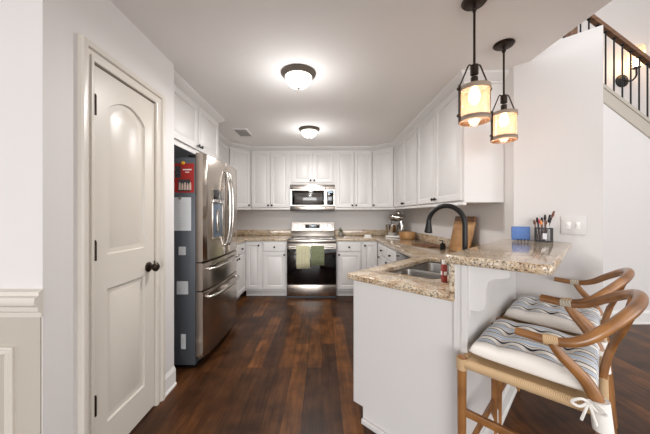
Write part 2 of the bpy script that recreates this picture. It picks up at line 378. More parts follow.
# local frame: x along the wall (+Y), y into the wall
m = MB(); a, b = dy0+.004, dy1-.004; st = .098
m.box(a, b, 0, .035, .01, dz-.012)
d_body = bmesh.new()
for (za, zb, ar) in ((1.085, 1.93, .075), (.20, .905, 0)):
    # moulded panels as proud rings so that they read as sunk fields with raised centres
    pass
door = None
def doorface():
    M_ = MB(); bm = bmesh.new(); f = 0
    def ring(x0, x1, z0, z1, arch, y, N=14):
        p = [(x0, z0), (x1, z0)]
        for i in range(N+1):
            t = i/N; p.append((x1+(x0-x1)*t, z1-arch+arch*math.sin(PI*t)**.75 if arch else z1))
        return [bm.verts.new((q[0], y, q[1])) for q in p]
    def loop_edges(vs): return [bm.edges.new((vs[i], vs[(i+1) % len(vs)])) for i in range(len(vs))]
    o0 = [bm.verts.new(q) for q in ((a, 0, .01), (b, 0, .01), (b, 0, dz-.012), (a, 0, dz-.012))]
    e = loop_edges(o0); inner = []
    for (za, zb, ar) in ((1.085, 1.93, .075), (.20, .905, 0)):
        r0 = ring(a+st, b-st, za, zb, ar, 0); e += loop_edges(r0); inner.append((r0, za, zb, ar))
    bmesh.ops.triangle_fill(bm, edges=e, use_beauty=True)
    for r0, za, zb, ar in inner:
        prev = r0
        for ins, y in ((.006, .012), (.02, .016), (.052, .004)):
            r = ring(a+st+ins, b-st-ins, za+ins, zb-ins, ar, y)
            for j in range(len(r)): bm.faces.new((prev[j], prev[(j+1) % len(r)], r[(j+1) % len(r)], r[j]))
            prev = r
        bm.faces.new(prev)
    M_.merge(bm); M_.box(a, b, .012, .035, .01, dz-.012)
    M_.box(a, a+.01, 0.0005, .02, .01, dz-.012).box(b-.01, b, .0005, .02, .01, dz-.012).box(a, b, .0005, .02, dz-.022, dz-.012)
    return M_
dm = doorface(); bmesh.ops.transform(dm.bm, matrix=Mr, verts=dm.bm.verts)
d1 = dm.build('door_1', M['trim']); d1['kind'] = 'structure'
# knob, rosette, hinges as parts of the door
kx, kz, ky = px-.004, .955, 1.775
RX = Matrix.Rotation(PI/2, 4, 'Y')
k = MB(); k.lathe([(0, 0), (.032, 0), (.033, .006), (.026, .012), (.012, .014), (.011, .03), (.02, .034), (.029, .045), (.029, .056), (.018, .066), (0, .068)], (kx, ky, kz), 24, RX)
k.build('door_knob', M['bronze'], d1)
k = MB(); k.box(kx, kx+.004, dy1-.012, dy1-.004, kz-.03, kz+.03).tube([(px-.002, dy1+.002, kz-.012), (px-.002, dy1+.002, kz+.03)], .005)
k.build('latch_plate', M['bronze'], d1)
for hz in (1.84, 1.115, .345):
    h = MB(); h.tube([(px+.006, dy0+.012, hz-.047), (px+.006, dy0+.012, hz+.047)], .0075).box(kx, kx+.003, dy0+.004, dy0+.03, hz-.045, hz+.045)
    h.ball((px+.006, dy0+.012, hz+.05), .006).build('hinge', M['bronze'], d1)
# casing and jamb
cas = MB(); cw = .082
def prof_bar(m, p0, p1, z0, z1, vert=True):
    pass
cprof = [(0, 0), (0, .010), (.010, .016), (.022, .016), (.024, .008), (.044, .012), (.050, .024), (.062, .028), (.076, .026), (.082, .018), (.082, 0)]
def casing(m):
    # mitred frame in plane x=px: inner opening dy0..dy1, dz
    bm = bmesh.new(); rows = []
    for (yy, zz, sy, sz) in ((dy0+.004, 0, -1, 0), (dy0+.004, dz-.004, -1, 1), (dy1-.004, dz-.004, 1, 1), (dy1-.004, 0, 1, 0)):
        rows.append([bm.verts.new((px+h_, yy+sy*o_, zz+sz*o_)) for o_, h_ in cprof])
    for i in range(3):
        for j in range(len(cprof)-1): bm.faces.new((rows[i][j], rows[i][j+1], rows[i+1][j+1], rows[i+1][j]))
    m.merge(bm)
casing(cas)
cas.box(px-.11, px, dy0-.002, dy0+.003, 0, dz).box(px-.11, px, dy1-.003, dy1+.002, 0, dz).box(px-.11, px, dy0, dy1, dz-.005, dz)
struct('trim_4', cas, M['trim'], smooth=True)
bb = [(0, 0), (.022, 0), (.022, .012), (.014, .02), (.014, .115), (.008, .128), (.004, .14), (0, .14)]
struct('baseboard_pantry', MB().sweep([(px, y1), (px, dy1+.079)], [(-o_, z_) for o_, z_ in bb]).sweep([(px-.0, y1), (px-.12, y1)], bb), M['base'])
struct('baseboard_entry', MB().sweep([(px, dy0-.079), (px, y0)], [(-o_, z_) for o_, z_ in bb]), M['base'])
# fix orientation helper: the sweeps above travel towards the camera, out is +x
# hall beyond the diagonal wall
HY = 3.23
def sx(X): return 2.813-.77*(X-3.349)
struct('wall_hall', MB().extr([(1.6, HY, 0), (5.6, HY, 0), (5.6, HY, sx(5.6)-.19), (2.0, HY, sx(2.0)-.19), (1.6, HY, sx(2.0)-.19)], (0, .1, 0)), M['wall'])
struct('baseboard_hall', MB().sweep([(1.6, HY), (5.6, HY)], [(o_*1.2, z_*1.1) for o_, z_ in bb]), M['base'])
struct('trim_5', MB().extr([(2.0, HY-.012, sx(2.0)), (5.6, HY-.012, sx(5.6)), (5.6, HY-.012, sx(5.6)-.2), (2.0, HY-.012, sx(2.0)-.2)], (0, .124, 0))
       .extr([(2.0, HY-.022, sx(2.0)+.01), (5.6, HY-.022, sx(5.6)+.01), (5.6, HY-.022, sx(5.6)-.035), (2.0, HY-.022, sx(2.0)-.035)], (0, .14, 0)), M['wains'])
struct('wall_stairwell', MB().box(1.6, 5.7, 4.3, 4.4, 0, 5.3), M['wall'])
struct('wall_hall_side', MB().box(5.6, 5.7, -1.2, 4.3, 0, 5.3), M['wall'])
struct('ceiling_hall', MB().box(1.56, 5.7, -1.2, 4.4, 5.2, 5.3), M['ceil'])

# stair railing
rail = thing('stair_railing', 'dark walnut handrail on slim black balusters above the white stair stringer', 'railing', (3.4, HY+.05, 2.8))
def L3(p, r=rail): return Vector(p)-Vector(r.location)
def rz(X): return 3.694-.765*(X-3.25)
pf = []
for (dy_, dz_) in ((-.03, -.06), (.03, -.06), (.034, -.03), (.028, 0), (-.028, 0), (-.034, -.03)): pf.append((dy_, dz_))
bm = bmesh.new(); rws = []
for X in (2.72, 5.3): rws.append([bm.verts.new(L3((X, HY+.05+a_, rz(X)+b_))) for a_, b_ in pf])
for j in range(6): bm.faces.new((rws[0][j], rws[0][(j+1) % 6], rws[1][(j+1) % 6], rws[1][j]))
bm.faces.new(rws[0]); bm.faces.new(rws[1][::-1])
q = MB(); q.merge(bm); q.build('handrail', M['stairwood'], rail)
for i in range(-5, 18):
    X = 3.42+i*.101
    if i == -4: continue
    q = MB(); q.tube([L3((X, HY+.05, sx(X)-.002)), L3((X, HY+.05, rz(X)-.055))], .0085, 8)
    q.ball(L3((X, HY+.05, rz(X)-.07)), .02, (1, 1, .8), 8)
    q.build('baluster', M['black'], rail)
q = MB(); q.box(-.44, -.355, -.045, .045, .35, 1.3, .006); q.build('newel_post', M['stairwood'], rail)

# wall sconce in the stairwell
sc_ = thing('wall_sconce', 'black candle wall sconce glowing behind the stair balusters', 'wall lamp', (4.735, 4.299, 3.40))
MB().lathe([(0, 0), (.10, 0), (.10, .012), (.05, .03), (0, .035)], (0, 0, 0), 24, Matrix.Rotation(PI/2, 4, 'X')).build('backplate', M['black'], sc_)
MB().tube(spline([(0, -.03, 0), (.02, -.11, -.05), (.045, -.16, .0), (.05, -.16, .10)]), .012).lathe([(0, 0), (.045, .015), (.05, .03), (.02, .03), (.018, .05), (0, .05)], (.05, -.16, .10)).build('arm', M['black'], sc_)
MB().lathe([(.02, 0), (.028, .05), (.022, .12), (.006, .2), (0, .21)], (.05, -.16, .155), 16).build('candle_bulb', M['flame'], sc_)
MB().lathe([(.03, .0), (.085, .02), (.095, .30), (.093, .30), (.083, .022), (.03, .003)], (.05, -.16, .13), 24).build('glass_shade', M['amber'], sc_)
point('sconce_light', (4.78, 3.98, 3.66), 1.3, (1, .8, .55), .06)

# crown moulding around the wall cabinets and ceiling edge
UF = 4.62       # face of the back uppers
RF = 1.157      # face of right uppers
LF = -1.50      # face of left uppers
ucrown = [(-.02, 2.36), (.004, 2.36), (.006, 2.375), (.02, 2.385), (.045, 2.412), (.055, 2.425), (.055, H), (-.02, H)]
struct('trim_6', MB().sweep([(LF, 3.30), (LF, 4.334), (-1.214, UF), (.857, UF), (RF, 4.32), (RF, 2.205), (XR, 2.205)], [(o_, z_) for o_, z_ in ucrown]), M['cab'], smooth=True)
struct('trim_7', MB().sweep([(-1.23, 2.09), (-1.23, 3.21), (LF, 3.21)], [(o_*1.1, z_) for o_, z_ in ucrown]), M['cab'], smooth=True)

# ================================================================== COUNTERS
def knob(parent, x, z, y=-.02):
    MB().lathe([(0, 0), (.007, 0), (.006, .012), (.0145, .018), (.016, .024), (.011, .031), (0, .033)], (x, y, z), 12, Matrix.Rotation(PI/2, 4, 'X')).build('knob', M['black'], parent)
def cabinet(name, label, cat, loc, rz, w_, d_, z0, z1, fronts, toe=False, group=None, rail_=True):
    """fronts: (kind, x0, x1, z0, z1, knobx, knobz)"""
    t = thing(name, label, cat, (loc[0], loc[1], 0), rz, group)
    m = MB(); m.box(0, w_, 0, d_, z0, z1)
    if toe: m.box(0, w_, .07, d_, 0.0, z0)
    elif rail_: m.box(0, w_, -.004, .018, z0-.022, z0+.004, .002)
    m.build('carcass', M['cab'], t)
    for (kind, x0, x1, za, zb, kx_, kz_) in fronts:
        dd = MB().panel(x0, x1, za, zb, -.0008, .02, .05 if kind == 'door' else .001, raised=(kind == 'door')).build(kind, M['cab'], t, ang=20)
        if kx_ is not None: knob(dd, kx_, kz_)
    return t
UZ0, UZ1 = 1.395, 2.40; DZ0, DZ1 = 1.412, 2.352
def pair(w_, za=DZ0, zb=DZ1, mg=.022, gap=.006):
    c = w_/2
    return [('door', mg, c-gap, za, zb, c-gap-.025, za+.035), ('door', c+gap, w_-mg, za, zb, c+gap+.025, za+.035)]
WC = 'white wall cabinet'
g = 'wall cabinets around the kitchen'
cabinet('upper_cabinet', 'white two-door wall cabinet left of the microwave on the back wall', 'cabinet', (-1.214, UF), 0, .675, .345, UZ0, UZ1, pair(.675), group=g)
cabinet('upper_cabinet', 'short white two-door wall cabinet directly above the microwave', 'cabinet', (-.538, UF), 0, .752, .345, 1.80, UZ1, pair(.752, 1.832, DZ1, .03), group=g, rail_=False)
cabinet('upper_cabinet', 'white two-door wall cabinet right of the microwave on the back wall', 'cabinet', (.215, UF), 0, .642, .345, UZ0, UZ1, [('door', .03, .322, DZ0, DZ1, .297, DZ0+.035), ('door', .335, .625, DZ0, DZ1, .36, DZ0+.035)], group=g)
# diagonal corner units: a pentagon carcass
def corner_cab(label, p0, p1, back, rz_, kx_):
    t = thing('corner_cabinet', label, 'cabinet', (p0[0], p0[1], 0), rz_, g)
    R = Matrix.Rotation(-rz_, 4, 'Z')
    pts = [R @ Vector((p[0]-p0[0], p[1]-p0[1], 0)) for p in [p0, p1]+back]
    MB().prism([(p.x, p.y) for p in pts], UZ0, UZ1).box(0, pts[1].x, -.004, .012, UZ0-.022, UZ0+.004).build('carcass', M['cab'], t)
    w_ = pts[1].x
    dd = MB().panel(.02, w_-.02, DZ0, DZ1, -.0008, .02, .05).build('door', M['cab'], t, ang=20); knob(dd, kx_ if kx_ > 0 else w_+kx_, DZ0+.035)
    return t
corner_cab('white diagonal corner wall cabinet right of the back wall cabinets', (.859, UF), (RF, 4.322), [(XR-.002, 4.322), (XR-.002, YB-.002), (.859, YB-.002)], -PI/4, .05)
corner_cab('white diagonal corner wall cabinet beside the refrigerator', (LF, 4.332), (-1.216, UF), [(-1.216, YB-.002), (XL+.002, YB-.002), (XL+.002, 4.332)], PI/4, -.05)
RW = 'white two-door wall cabinet on the right wall'
cabinet('upper_cabinet', RW+' next to the diagonal corner cabinet', 'cabinet', (RF, 4.318), -PI/2, 1.052, .32, UZ0, UZ1, pair(1.052), group=g)
cabinet('upper_cabinet', RW+' with its side panel behind the pendants', 'cabinet', (RF, 3.262), -PI/2, 1.052, .32, UZ0, UZ1, pair(1.052), group=g)
cabinet('upper_cabinet', 'white wall cabinet on the left wall half hidden behind the refrigerator top', 'cabinet', (LF, 3.225), PI/2, 1.103, .318, UZ0, UZ1, pair(1.103), group=g)
cabinet('upper_cabinet', 'white two-door cabinet above the stainless refrigerator', 'cabinet', (-1.23, 2.10), PI/2, 1.10, .588, 1.90, UZ1, [('door', .05, .562, 1.925, DZ1, .537, 1.96), ('door', .574, 1.085, 1.925, DZ1, .60, 1.96)], group=g)

# base cabinets
BF = 4.26; BZ = CT-.036
gb = 'base cabinets under the granite counter'
def drawer_door(w_, l='left'):
    kx_ = .04 if l == 'left' else w_-.04
    return [('drawer', .02, w_-.02, .72, BZ-.02, w_/2, .785), ('door', .02, w_-.02, .13, .70, kx_, .665)]
cabinet('base_cabinet', 'white base cabinet with drawer over door left of the range', 'cabinet', (-.935, BF), 0, .39, .62, .10, BZ, drawer_door(.39, 'r'), True, gb)
cabinet('base_cabinet', 'narrow white corner base cabinet door left of the drawer cabinet', 'cabinet', (-1.205, BF), 0, .268, .62, .10, BZ, [('door', .02, .25, .13, BZ-.02, .22, .81)], True, gb)
cabinet('base_cabinet', 'white base cabinet with drawer over door right of the range', 'cabinet', (.225, BF), 0, .395, .62, .10, BZ, drawer_door(.395, 'left'), True, gb)
cabinet('base_cabinet', 'narrow white corner base cabinet right of the range and its drawer cabinet', 'cabinet', (.622, BF), 0, .246, .62, .10, BZ, [('door', .02, .235, .13, BZ-.02, .045, .81)], True, gb)
cabinet('base_cabinet', 'white base cabinet on the left run just past the refrigerator', 'cabinet', (-1.207, 3.24), PI/2, 1.015, .605, .10, BZ, [('drawer', .02, .54, .72, BZ-.02, .28, .785), ('door', .02, .54, .13, .70, .5, .665), ('drawer', .56, .97, .72, BZ-.02, .765, .785), ('door', .56, .97, .13, .70, .6, .665)], True, gb)
cabinet('base_cabinet', 'white drawer cabinet on the right run nearest the back corner', 'cabinet', (.87, 4.255), -PI/2, .655, .605, .10, BZ, [('drawer', .21, .635, .72, BZ-.02, .42, .785), ('door', .21, .635, .13, .70, .25, .665)], True, gb)
cabinet('base_cabinet', 'white drawer cabinet on the right run beside the dishwasher', 'cabinet', (.87, 3.598), -PI/2, .478, .605, .10, BZ, [('drawer', .02, .458, .72, BZ-.02, .24, .785), ('door', .02, .458, .13, .70, .06, .665)], True, gb)
dw = thing('dishwasher', 'stainless dishwasher with black control strip under the right counter', 'dishwasher', (.87, 3.115, 0), -PI/2)
MB().box(0, .6, .005, .6, .1, BZ-.003).box(0, .6, .07, .6, 0, .1).build('body', M['graphite'], dw)
MB().box(.003, .597, -.02, .004, .11, .80, .004).build('door', M['steel'], dw)
MB().box(.003, .597, -.022, .004, .803, BZ-.006, .004).build('control_panel', M['glassblk'], dw)
MB().tube([(.05, -.02, .76), (.05, -.055, .76), (.55, -.055, .76), (.55, -.02, .76)], .009).build('handle', M['chrome'], dw)

# peninsula cabinet at 45 degrees. local frame: x along the end face, from kitchen side to seating side
S0 = 1.95
pen = thing('peninsula_cabinet', 'white peninsula cabinet with plain end panel facing the camera', 'cabinet', (*SD(S0, -1.544), 0), -PI/4)
def PL(S, D): # to local of pen
    v = Matrix.Rotation(PI/4, 4, 'Z') @ (Vector((*SD(S, D), 0))-pen.location); return (v.x, v.y)
Ye = .868
sJ = [PL(S0, -1.544), PL(S0, -.668), PL(3.62, -.668), PL(1.477+2.515, 1.477-2.515), PL(Ye+2.515, Ye-2.515), PL(2*Ye+1.544, -1.544)]
MB().prism([sJ[0], sJ[1], sJ[2], sJ[3], sJ[4], sJ[5]], .10, BZ-.22).prism([PL(S0, -1.544), PL(S0, -.668), PL(2.2, -.668), PL(2.2, -1.544)], BZ-.22, BZ-.001).build('carcass', M['cab'], pen)
MB().prism([PL(S0+.001, -1.44), PL(S0+.001, -.668), PL(3.5, -.668), PL(3.5, -1.44)], 0, .101).build('toe_kick', M['cab'], pen)
MB().prism([PL(S0-.022, -1.44), PL(S0-.022, -.70), PL(S0, -.70), PL(S0, -1.44)], 0, .035, .004).build('shoe_moulding', M['cab'], pen)
MB().prism([PL(2.2, -1.544), PL(2.2, -1.52), PL(3.2, -1.52), PL(3.2, -1.544)], BZ-.22, BZ).build('face_frame', M['cab'], pen)
pz = PL(2.0, -1.544)
Md = Matrix.Rotation(-PI/2, 4, 'Z')
for (u0, u1) in ((.06, .47), (.48, .89)):
    dd = MB().panel(-u1, -u0, .13, BZ-.03, 0, .02, .05, M4=Matrix.Rotation(-PI/2, 4, 'Z')).build('door', M['cab'], pen, ang=20)

# knee wall carrying the bar, trim and corbel
struct('wall_peninsula', MB().prism([SD(S0, -.665), SD(S0, -.595), SD(3.575, -.595), SD(3.575, -.665)], 0, 1.064), M['cab'])
struct('trim_8', MB().prism([SD(S0-.016, -.672), SD(S0-.016, -.648), SD(S0, -.648), SD(S0, -.672)], 0, 1.06, .003).prism([SD(S0-.012, -.625), SD(S0-.012, -.589), SD(S0, -.589), SD(S0, -.625)], 0, 1.06, .003), M['cab'])
struct('baseboard_peninsula', MB().sweep([SD(S0, -.595), SD(3.56, -.595)], bb), M['base'])
cb = thing('corbel', 'white curved bracket holding up the raised bar top', 'bracket', (*SD(S0+.02, -.5945), 0), -PI/4)
cp = [(0, 1.0635), (.165, 1.0635), (.165, 1.03), (.15, 1.02), (.11, 1.012), (.085, .995), (.075, .96), (.073, .90), (.068, .868), (.05, .853), (.03, .85), (0, .85)]
MB().extr([(a_, 0, b_) for a_, b_ in cp], (0, .045, 0)).build('bracket_body', M['cab'], cb)
MB().box(-.0005, .012, -.012, .062, .82, 1.063, .003).build('back_plate', M['cab'], cb)

# granite counters
sk = [SD(2.25, -1.46), SD(2.27, -.92), SD(3.35, -.92), SD(3.35, -1.46)]
def rnd(poly, r, n=5):
    out = []; k = len(poly)
    for i in range(k):
        p = Vector(poly[i]); a_ = (Vector(poly[i-1])-p).normalized(); b_ = (Vector(poly[(i+1) % k])-p).normalized()
        A, B = p+a_*r, p+b_*r
        for j in range(n+1):
            t = j/n; q_ = (1-t)**2*A+2*t*(1-t)*p+t*t*B; out.append((q_.x, q_.y))
    return out
ct = tag(MB().prism([(.2245, YB-.002), (.2245, 4.235), (.845, 4.235), (.845, 2.455), *rnd([(.3, 1.9), SD(1.925, -1.61), (.3, 1.62)], .02)[6:12], SD(1.925, -.7005), SD(3.66, -.7005), (XR-.002, 2.19), (XR-.002, YB-.002)], CT-.036, CT, .006, [rnd(sk, .05)]).build('countertop', M['granite'], ang=50),
         'speckled granite countertop of the right run and sink peninsula', 'countertop', 'granite worktops')
ct2 = tag(MB().prism([(-.5425, YB-.002), (XL+.002, YB-.002), (XL+.002, 3.24), (-1.18, 3.24), (-1.18, 4.235), (-.5425, 4.235)], CT-.036, CT, .006).build('countertop', M['granite'], ang=50),
         'speckled granite countertop left of the range', 'countertop', 'granite worktops')
st_ = .10
for lab, boxes in (('granite backsplash strip on the back wall left of the range', [(-1.795, -.545, YB-.022, YB-.002), (XL+.002, XL+.022, 3.24, YB-.002)]),
                   ('granite backsplash strip running along the back and right walls', [(.227, XR-.022, YB-.022, YB-.002), (XR-.022, XR-.002, 2.22, YB-.002)])):
    m_ = MB()
    for b4 in boxes: m_.box(*b4, CT+.0005, CT+st_, .003)
    tag(m_.build('backsplash', M['granite']), lab, 'backsplash', 'granite backsplashes')
tag(MB().prism([SD(1.93, -.6995), SD(1.93, -.6655), SD(3.57, -.6655), SD(3.57, -.6995)], CT-.034, 1.0645).build('backsplash', M['granite']),
    'upright granite strip between the sink counter and the raised bar', 'backsplash', 'granite backsplashes')
barp = rnd([SD(1.885, -.72), SD(1.885, -.155)], .001)
bar = [SD(3.574, -.72), SD(1.905, -.72), SD(1.885, -.70), SD(1.885, -.195), SD(1.897, -.167), SD(1.925, -.155), SD(3.574, -.155)]
tag(MB().prism(bar, 1.065, 1.105, .01).build('bar_top', M['granite'], ang=50), 'raised granite bar top above the stools', 'bar top')

# ---- sink
sn = thing('sink', 'stainless double-bowl undermount sink in the peninsula', 'sink', (*SD(2.81, -1.19), CT), PI/4)
def bowl(cx, hw, hd=.195, dep=.19):
    b_ = bmesh.new(); rings = []
    for (ins, z) in ((0, -.041), (.004, -.06), (.008, -dep+.03), (.02, -dep+.008), (.045, -dep)):
        r_ = rnd([(cx-hw+ins, -hd+ins), (cx+hw-ins, -hd+ins), (cx+hw-ins, hd-ins), (cx-hw+ins, hd-ins)], .05, 5)
        rings.append([b_.verts.new((p[0], p[1], z)) for p in r_])
    n = len(rings[0])
    for i in range(4):
        for j in range(n): b_.faces.new((rings[i][j], rings[i][(j+1) % n], rings[i+1][(j+1) % n], rings[i+1][j]))
    b_.faces.new(rings[-1]); m_ = MB(); m_.merge(b_); return m_
hw_ = (3.35-2.25)/1.4142/2
bowl(-hw_/2-.005, hw_/2-.012).build('bowl', M['sink'], sn)
bowl(hw_/2+.005, hw_/2-.012).build('bowl', M['sink'], sn)
MB().box(-.012, .012, -.195, .195, -.065, -.041, .006).build('divider', M['sink'], sn)
for x_ in (-hw_/2, hw_/2): MB().lathe([(0, .002), (.04, .002), (.042, 0), (0, 0)], (x_, 0, -.188), 20).build('drain', M['chrome'], sn)

# ---- faucet
fx, fy = SD(2.573, -.80)
fa = thing('kitchen_faucet', 'matte black high-arc pull-down faucet behind the sink', 'faucet', (fx, fy, CT+.0005), 3*PI/4)   # local x points over the sink
arc = [(0, 0, .05), (0, 0, .32)]
for i in range(1, 15):
    t = PI*i/14*.93; arc.append((.115-.115*math.cos(t), 0, .32+.118*math.sin(t)))
MB().lathe([(0, 0), (.03, 0), (.03, .01), (.024, .02), (.022, .10), (.017, .12), (0, .12)]).build('base', M['black'], fa)
MB().tube(arc, .0155, 14).build('spout', M['black'], fa)
e = Vector(arc[-1]); dn = Vector((.05, 0, -1)).normalized()
MB().tube([e, e+dn*.012, e+dn*.02, e+dn*.085, e+dn*.09], [.0165, .0165, .017, .026, .022], 16).build('spray_head', M['black'], fa)
MB().tube([(0, -.02, .07), (0, -.045, .075), (0, -.06, .13)], [.01, .01, .006]).build('handle', M['black'], fa)

# ---- small red bottle by the splash
bt = thing('bottle', 'small red-labelled bottle with white cap at the end of the sink counter', 'bottle', (*SD(2.235, -.85), CT+.0005))
M['dullred'] = mat('faded_red_label', srgb(150, 62, 54), .5)
MB().box(-.014, .014, -.014, .014, 0, .10, .005).build('bottle_body', M['dullred'], bt)
MB().lathe([(0, 0), (.012, 0), (.011, .022), (0, .024)], (0, 0, .10), 16).build('cap', M['white'], bt)
MB().box(-.008, .008, -.0153, -.0142, .04, .06).box(-.0153, -.0142, -.008, .008, .04, .06).build('label_patch', M['white'], bt)

# ================================================================== RANGE
rg = thing('range', 'freestanding stainless electric range with black glass oven door', 'stove', (-.16, 4.17, 0))
W = .379
MB().box(-W, W, .03, .76, .03, .895).box(-W, W, .05, .6, 0, .03).build('body', M['graphite'], rg)
MB().box(-W, W, -.0, .72, .896, .912, .004).build('cooktop', M['glassblk'], rg)
MB().box(-W, W, -.006, .03, .86, .908, .004).build('front_trim', M['steel'], rg)
for (x_, y_, r_) in ((-.2, .16, .1), (.2, .16, .08), (-.2, .48, .08), (.2, .48, .1)):
    MB().lathe([(r_-.004, 0), (r_-.004, .0006), (r_, .0006), (r_, 0)], (x_, y_, .9125), 32).build('burner_ring', M['grey'], rg)
bgm = MB().extr([(-W, .65, .912), (-W, .705, 1.0), (-W, .69, 1.005), (-W, .68, 1.15), (-W, .75, 1.15), (-W, .75, .912)], (2*W, 0, 0)); bgm.build('back_panel', M['steel'], rg)
MB().box(-.14, .12, .672, .686, 1.05, 1.115, .002).build('clock_panel', M['glassblk'], rg)
MB().box(-.03, .02, .6705, .6718, 1.08, 1.098).build('clock_digits', M['display'], rg)
for x_ in (-.31, -.22, .22, .30):
    MB().lathe([(0, 0), (.03, 0), (.028, .02), (.022, .026), (0, .026)], (x_, .684, 1.085), 20, Matrix.Rotation(PI/2, 4, 'X')).build('control_knob', M['chrome'], rg)
dd = MB().box(-W, W, -.012, .028, .225, .852, .005).build('oven_door', M['steel'], rg)
MB().box(-W+.004, W-.004, -.0145, -.01, .23, .765, .001).build('oven_glass', M['glassblk'], dd)
MB().tube([(-.34, -.012, .80), (-.34, -.055, .805), (.34, -.055, .805), (.34, -.012, .80)], .0125, 12).build('handle', M['chrome'], dd)
dd = MB().box(-W, W, -.010, .028, .04, .215, .005).build('storage_drawer', M['steel'], rg)
def towel(name, x0, x1, zb, m_, lab):
    b_ = bmesh.new(); N = 14; R_ = []
    path = [(-.004, zb+.05)]+[(.0, .76), (.0, .80)]
    prof = []
    yF, yB = 4.17-.055-.018, 4.17-.055+.018
    prof += [(yF-.004, zb), (yF-.003, zb+.1), (yF-.001, .72), (yF, .80)]
    for i in range(1, 6):
        t = PI*i/6; prof.append((4.115-.018*math.cos(t), .806+.016*math.sin(t)))
    prof += [(yB, .80), (yB-.001, .74), (yB, .66)]
    for i in range(N+1):
        x = x0+(x1-x0)*i/N; wv = .003*math.sin(i*1.7)
        R_.append([b_.verts.new((x+(.004*math.sin(z*30)), y+(wv if z < .78 and y < 4.11 else 0), z+(.006*i/N if k_ == 0 else 0))) for k_, (y, z) in enumerate(prof)])
    for i in range(N):
        for j in range(len(prof)-1): b_.faces.new((R_[i][j], R_[i+1][j], R_[i+1][j+1], R_[i][j+1]))
    mm = MB(); mm.merge(b_); o = mm.build(name, m_)
    s = o.modifiers.new('thick', 'SOLIDIFY'); s.thickness = .003
    return tag(o, lab, 'towel', 'towels on the oven handle')
towel('dish_towel', -.385, -.18, .475, M['oat'], 'pale oat-coloured dish towel on the oven handle')
towel('dish_towel', -.168, .035, .52, M['sage'], 'sage green dish towel on the oven handle')

# ================================================================== MICROWAVE
mw = thing('microwave', 'stainless over-the-range microwave under the short wall cabinet', 'microwave', (-.163, 4.59, 1.355))
MB().box(-.375, .375, .02, .375, 0, .437).build('body', M['graphite'], mw)
MB().box(-.375, .375, -.0, .025, .355, .437, .003).box(-.375, .375, -.002, .025, .012, .085, .003).box(-.375, .375, 0, .02, .08, .36).build('front_frame', M['steel'], mw)
MB().box(-.37, .37, .01, .3, -.006, .012).build('vent_underside', M['black'], mw)
MB().box(-.345, .20, -.012, .002, .095, .345, .003).build('door_frame', M['glassblk'], mw)
MB().box(-.30, .165, -.0135, -.0115, .12, .30, .0008).build('door_window', M['mwglass'], mw)
MB().box(.245, .362, -.012, .002, .095, .345, .003).build('control_panel', M['glassblk'], mw)
MB().box(.27, .34, -.0128, -.0118, .305, .325).build('clock_digits', M['display'], mw)
MB().tube([(.222, -.004, .05), (.222, -.045, .07), (.222, -.045, .36), (.222, -.004, .38)], .011, 12).build('handle', M['chrome'], mw)

# ================================================================== REFRIGERATOR (local x: near to far, y: into the left wall)
fr = thing('refrigerator', 'stainless french-door refrigerator with dark grey side beside the pantry wall', 'refrigerator', (-.99, 2.286, 0), PI/2)
MB().box(0, .914, .075, .80, .03, 1.775, .004).build('body', M['graphite'], fr)
MB().box(.03, .88, .08, .75, 0.0, .031).build('base_grille', M['black'], fr)
def fdoor(x0, x1, z0, z1, name, cut=None, bev=.012):
    """front slab bowed outwards a little across the whole width"""
    b_ = bmesh.new(); N = 12; loops = []
    def yf(x): u = (x-.457)/.457; return -.024+.028*u*u
    xs = [x0+(x1-x0)*i/N for i in range(N+1)]
    def poly(z, ins=0):
        pts = [(x0+ins*.0, .072)]
        for i, x in enumerate(xs):
            xx = min(max(x, x0+.006), x1-.006) if ins == 0 else min(max(x, x0+.012), x1-.012)
            pts.append((xx if 0 < i < N else x, (yf(x)+ins) + (.008 if i in (0, N) else 0)))
        pts.append((x1, .072)); return [b_.verts.new((p[0], p[1], z)) for p in pts]
    L_ = [poly(z0, .01), poly(z0+.008), poly(z1-.008), poly(z1, .01)]
    for i in range(3):
        n = len(L_[0])
        for j in range(n): b_.faces.new((L_[i][j], L_[i][(j+1) % n], L_[i+1][(j+1) % n], L_[i+1][j]))
    b_.faces.new(L_[0][::-1]); b_.faces.new(L_[-1]); m_ = MB(); m_.merge(b_)
    return m_.build(name, M['steelv'], fr, ang=50)
dl = fdoor(.0, .454, .895, 1.815, 'door')
dr_ = fdoor(.460, .914, .895, 1.815, 'door')
dw1 = fdoor(.0, .914, .652, .885, 'drawer')
dw2 = fdoor(.0, .914, .085, .642, 'freezer_drawer')
for p_, x_, s_ in ((dl, .415, -1), (dr_, .500, 1)):
    pts = [(x_, -.02, .99), (x_, -.045, 1.01), (x_, -.072, 1.15), (x_, -.08, 1.35), (x_, -.072, 1.56), (x_, -.045, 1.70), (x_, -.02, 1.72)]
    MB().tube(spline(pts, 5), .013, 12).build('handle', M['chrome'], p_)
for p_, z_ in ((dw1, .825), (dw2, .585)):
    pts = [(.07, .0, z_), (.08, -.035, z_), (.2, -.06, z_), (.457, -.075, z_), (.714, -.06, z_), (.834, -.035, z_), (.844, .0, z_)]
    MB().tube(spline(pts, 5), .013, 12).build('handle', M['chrome'], p_)
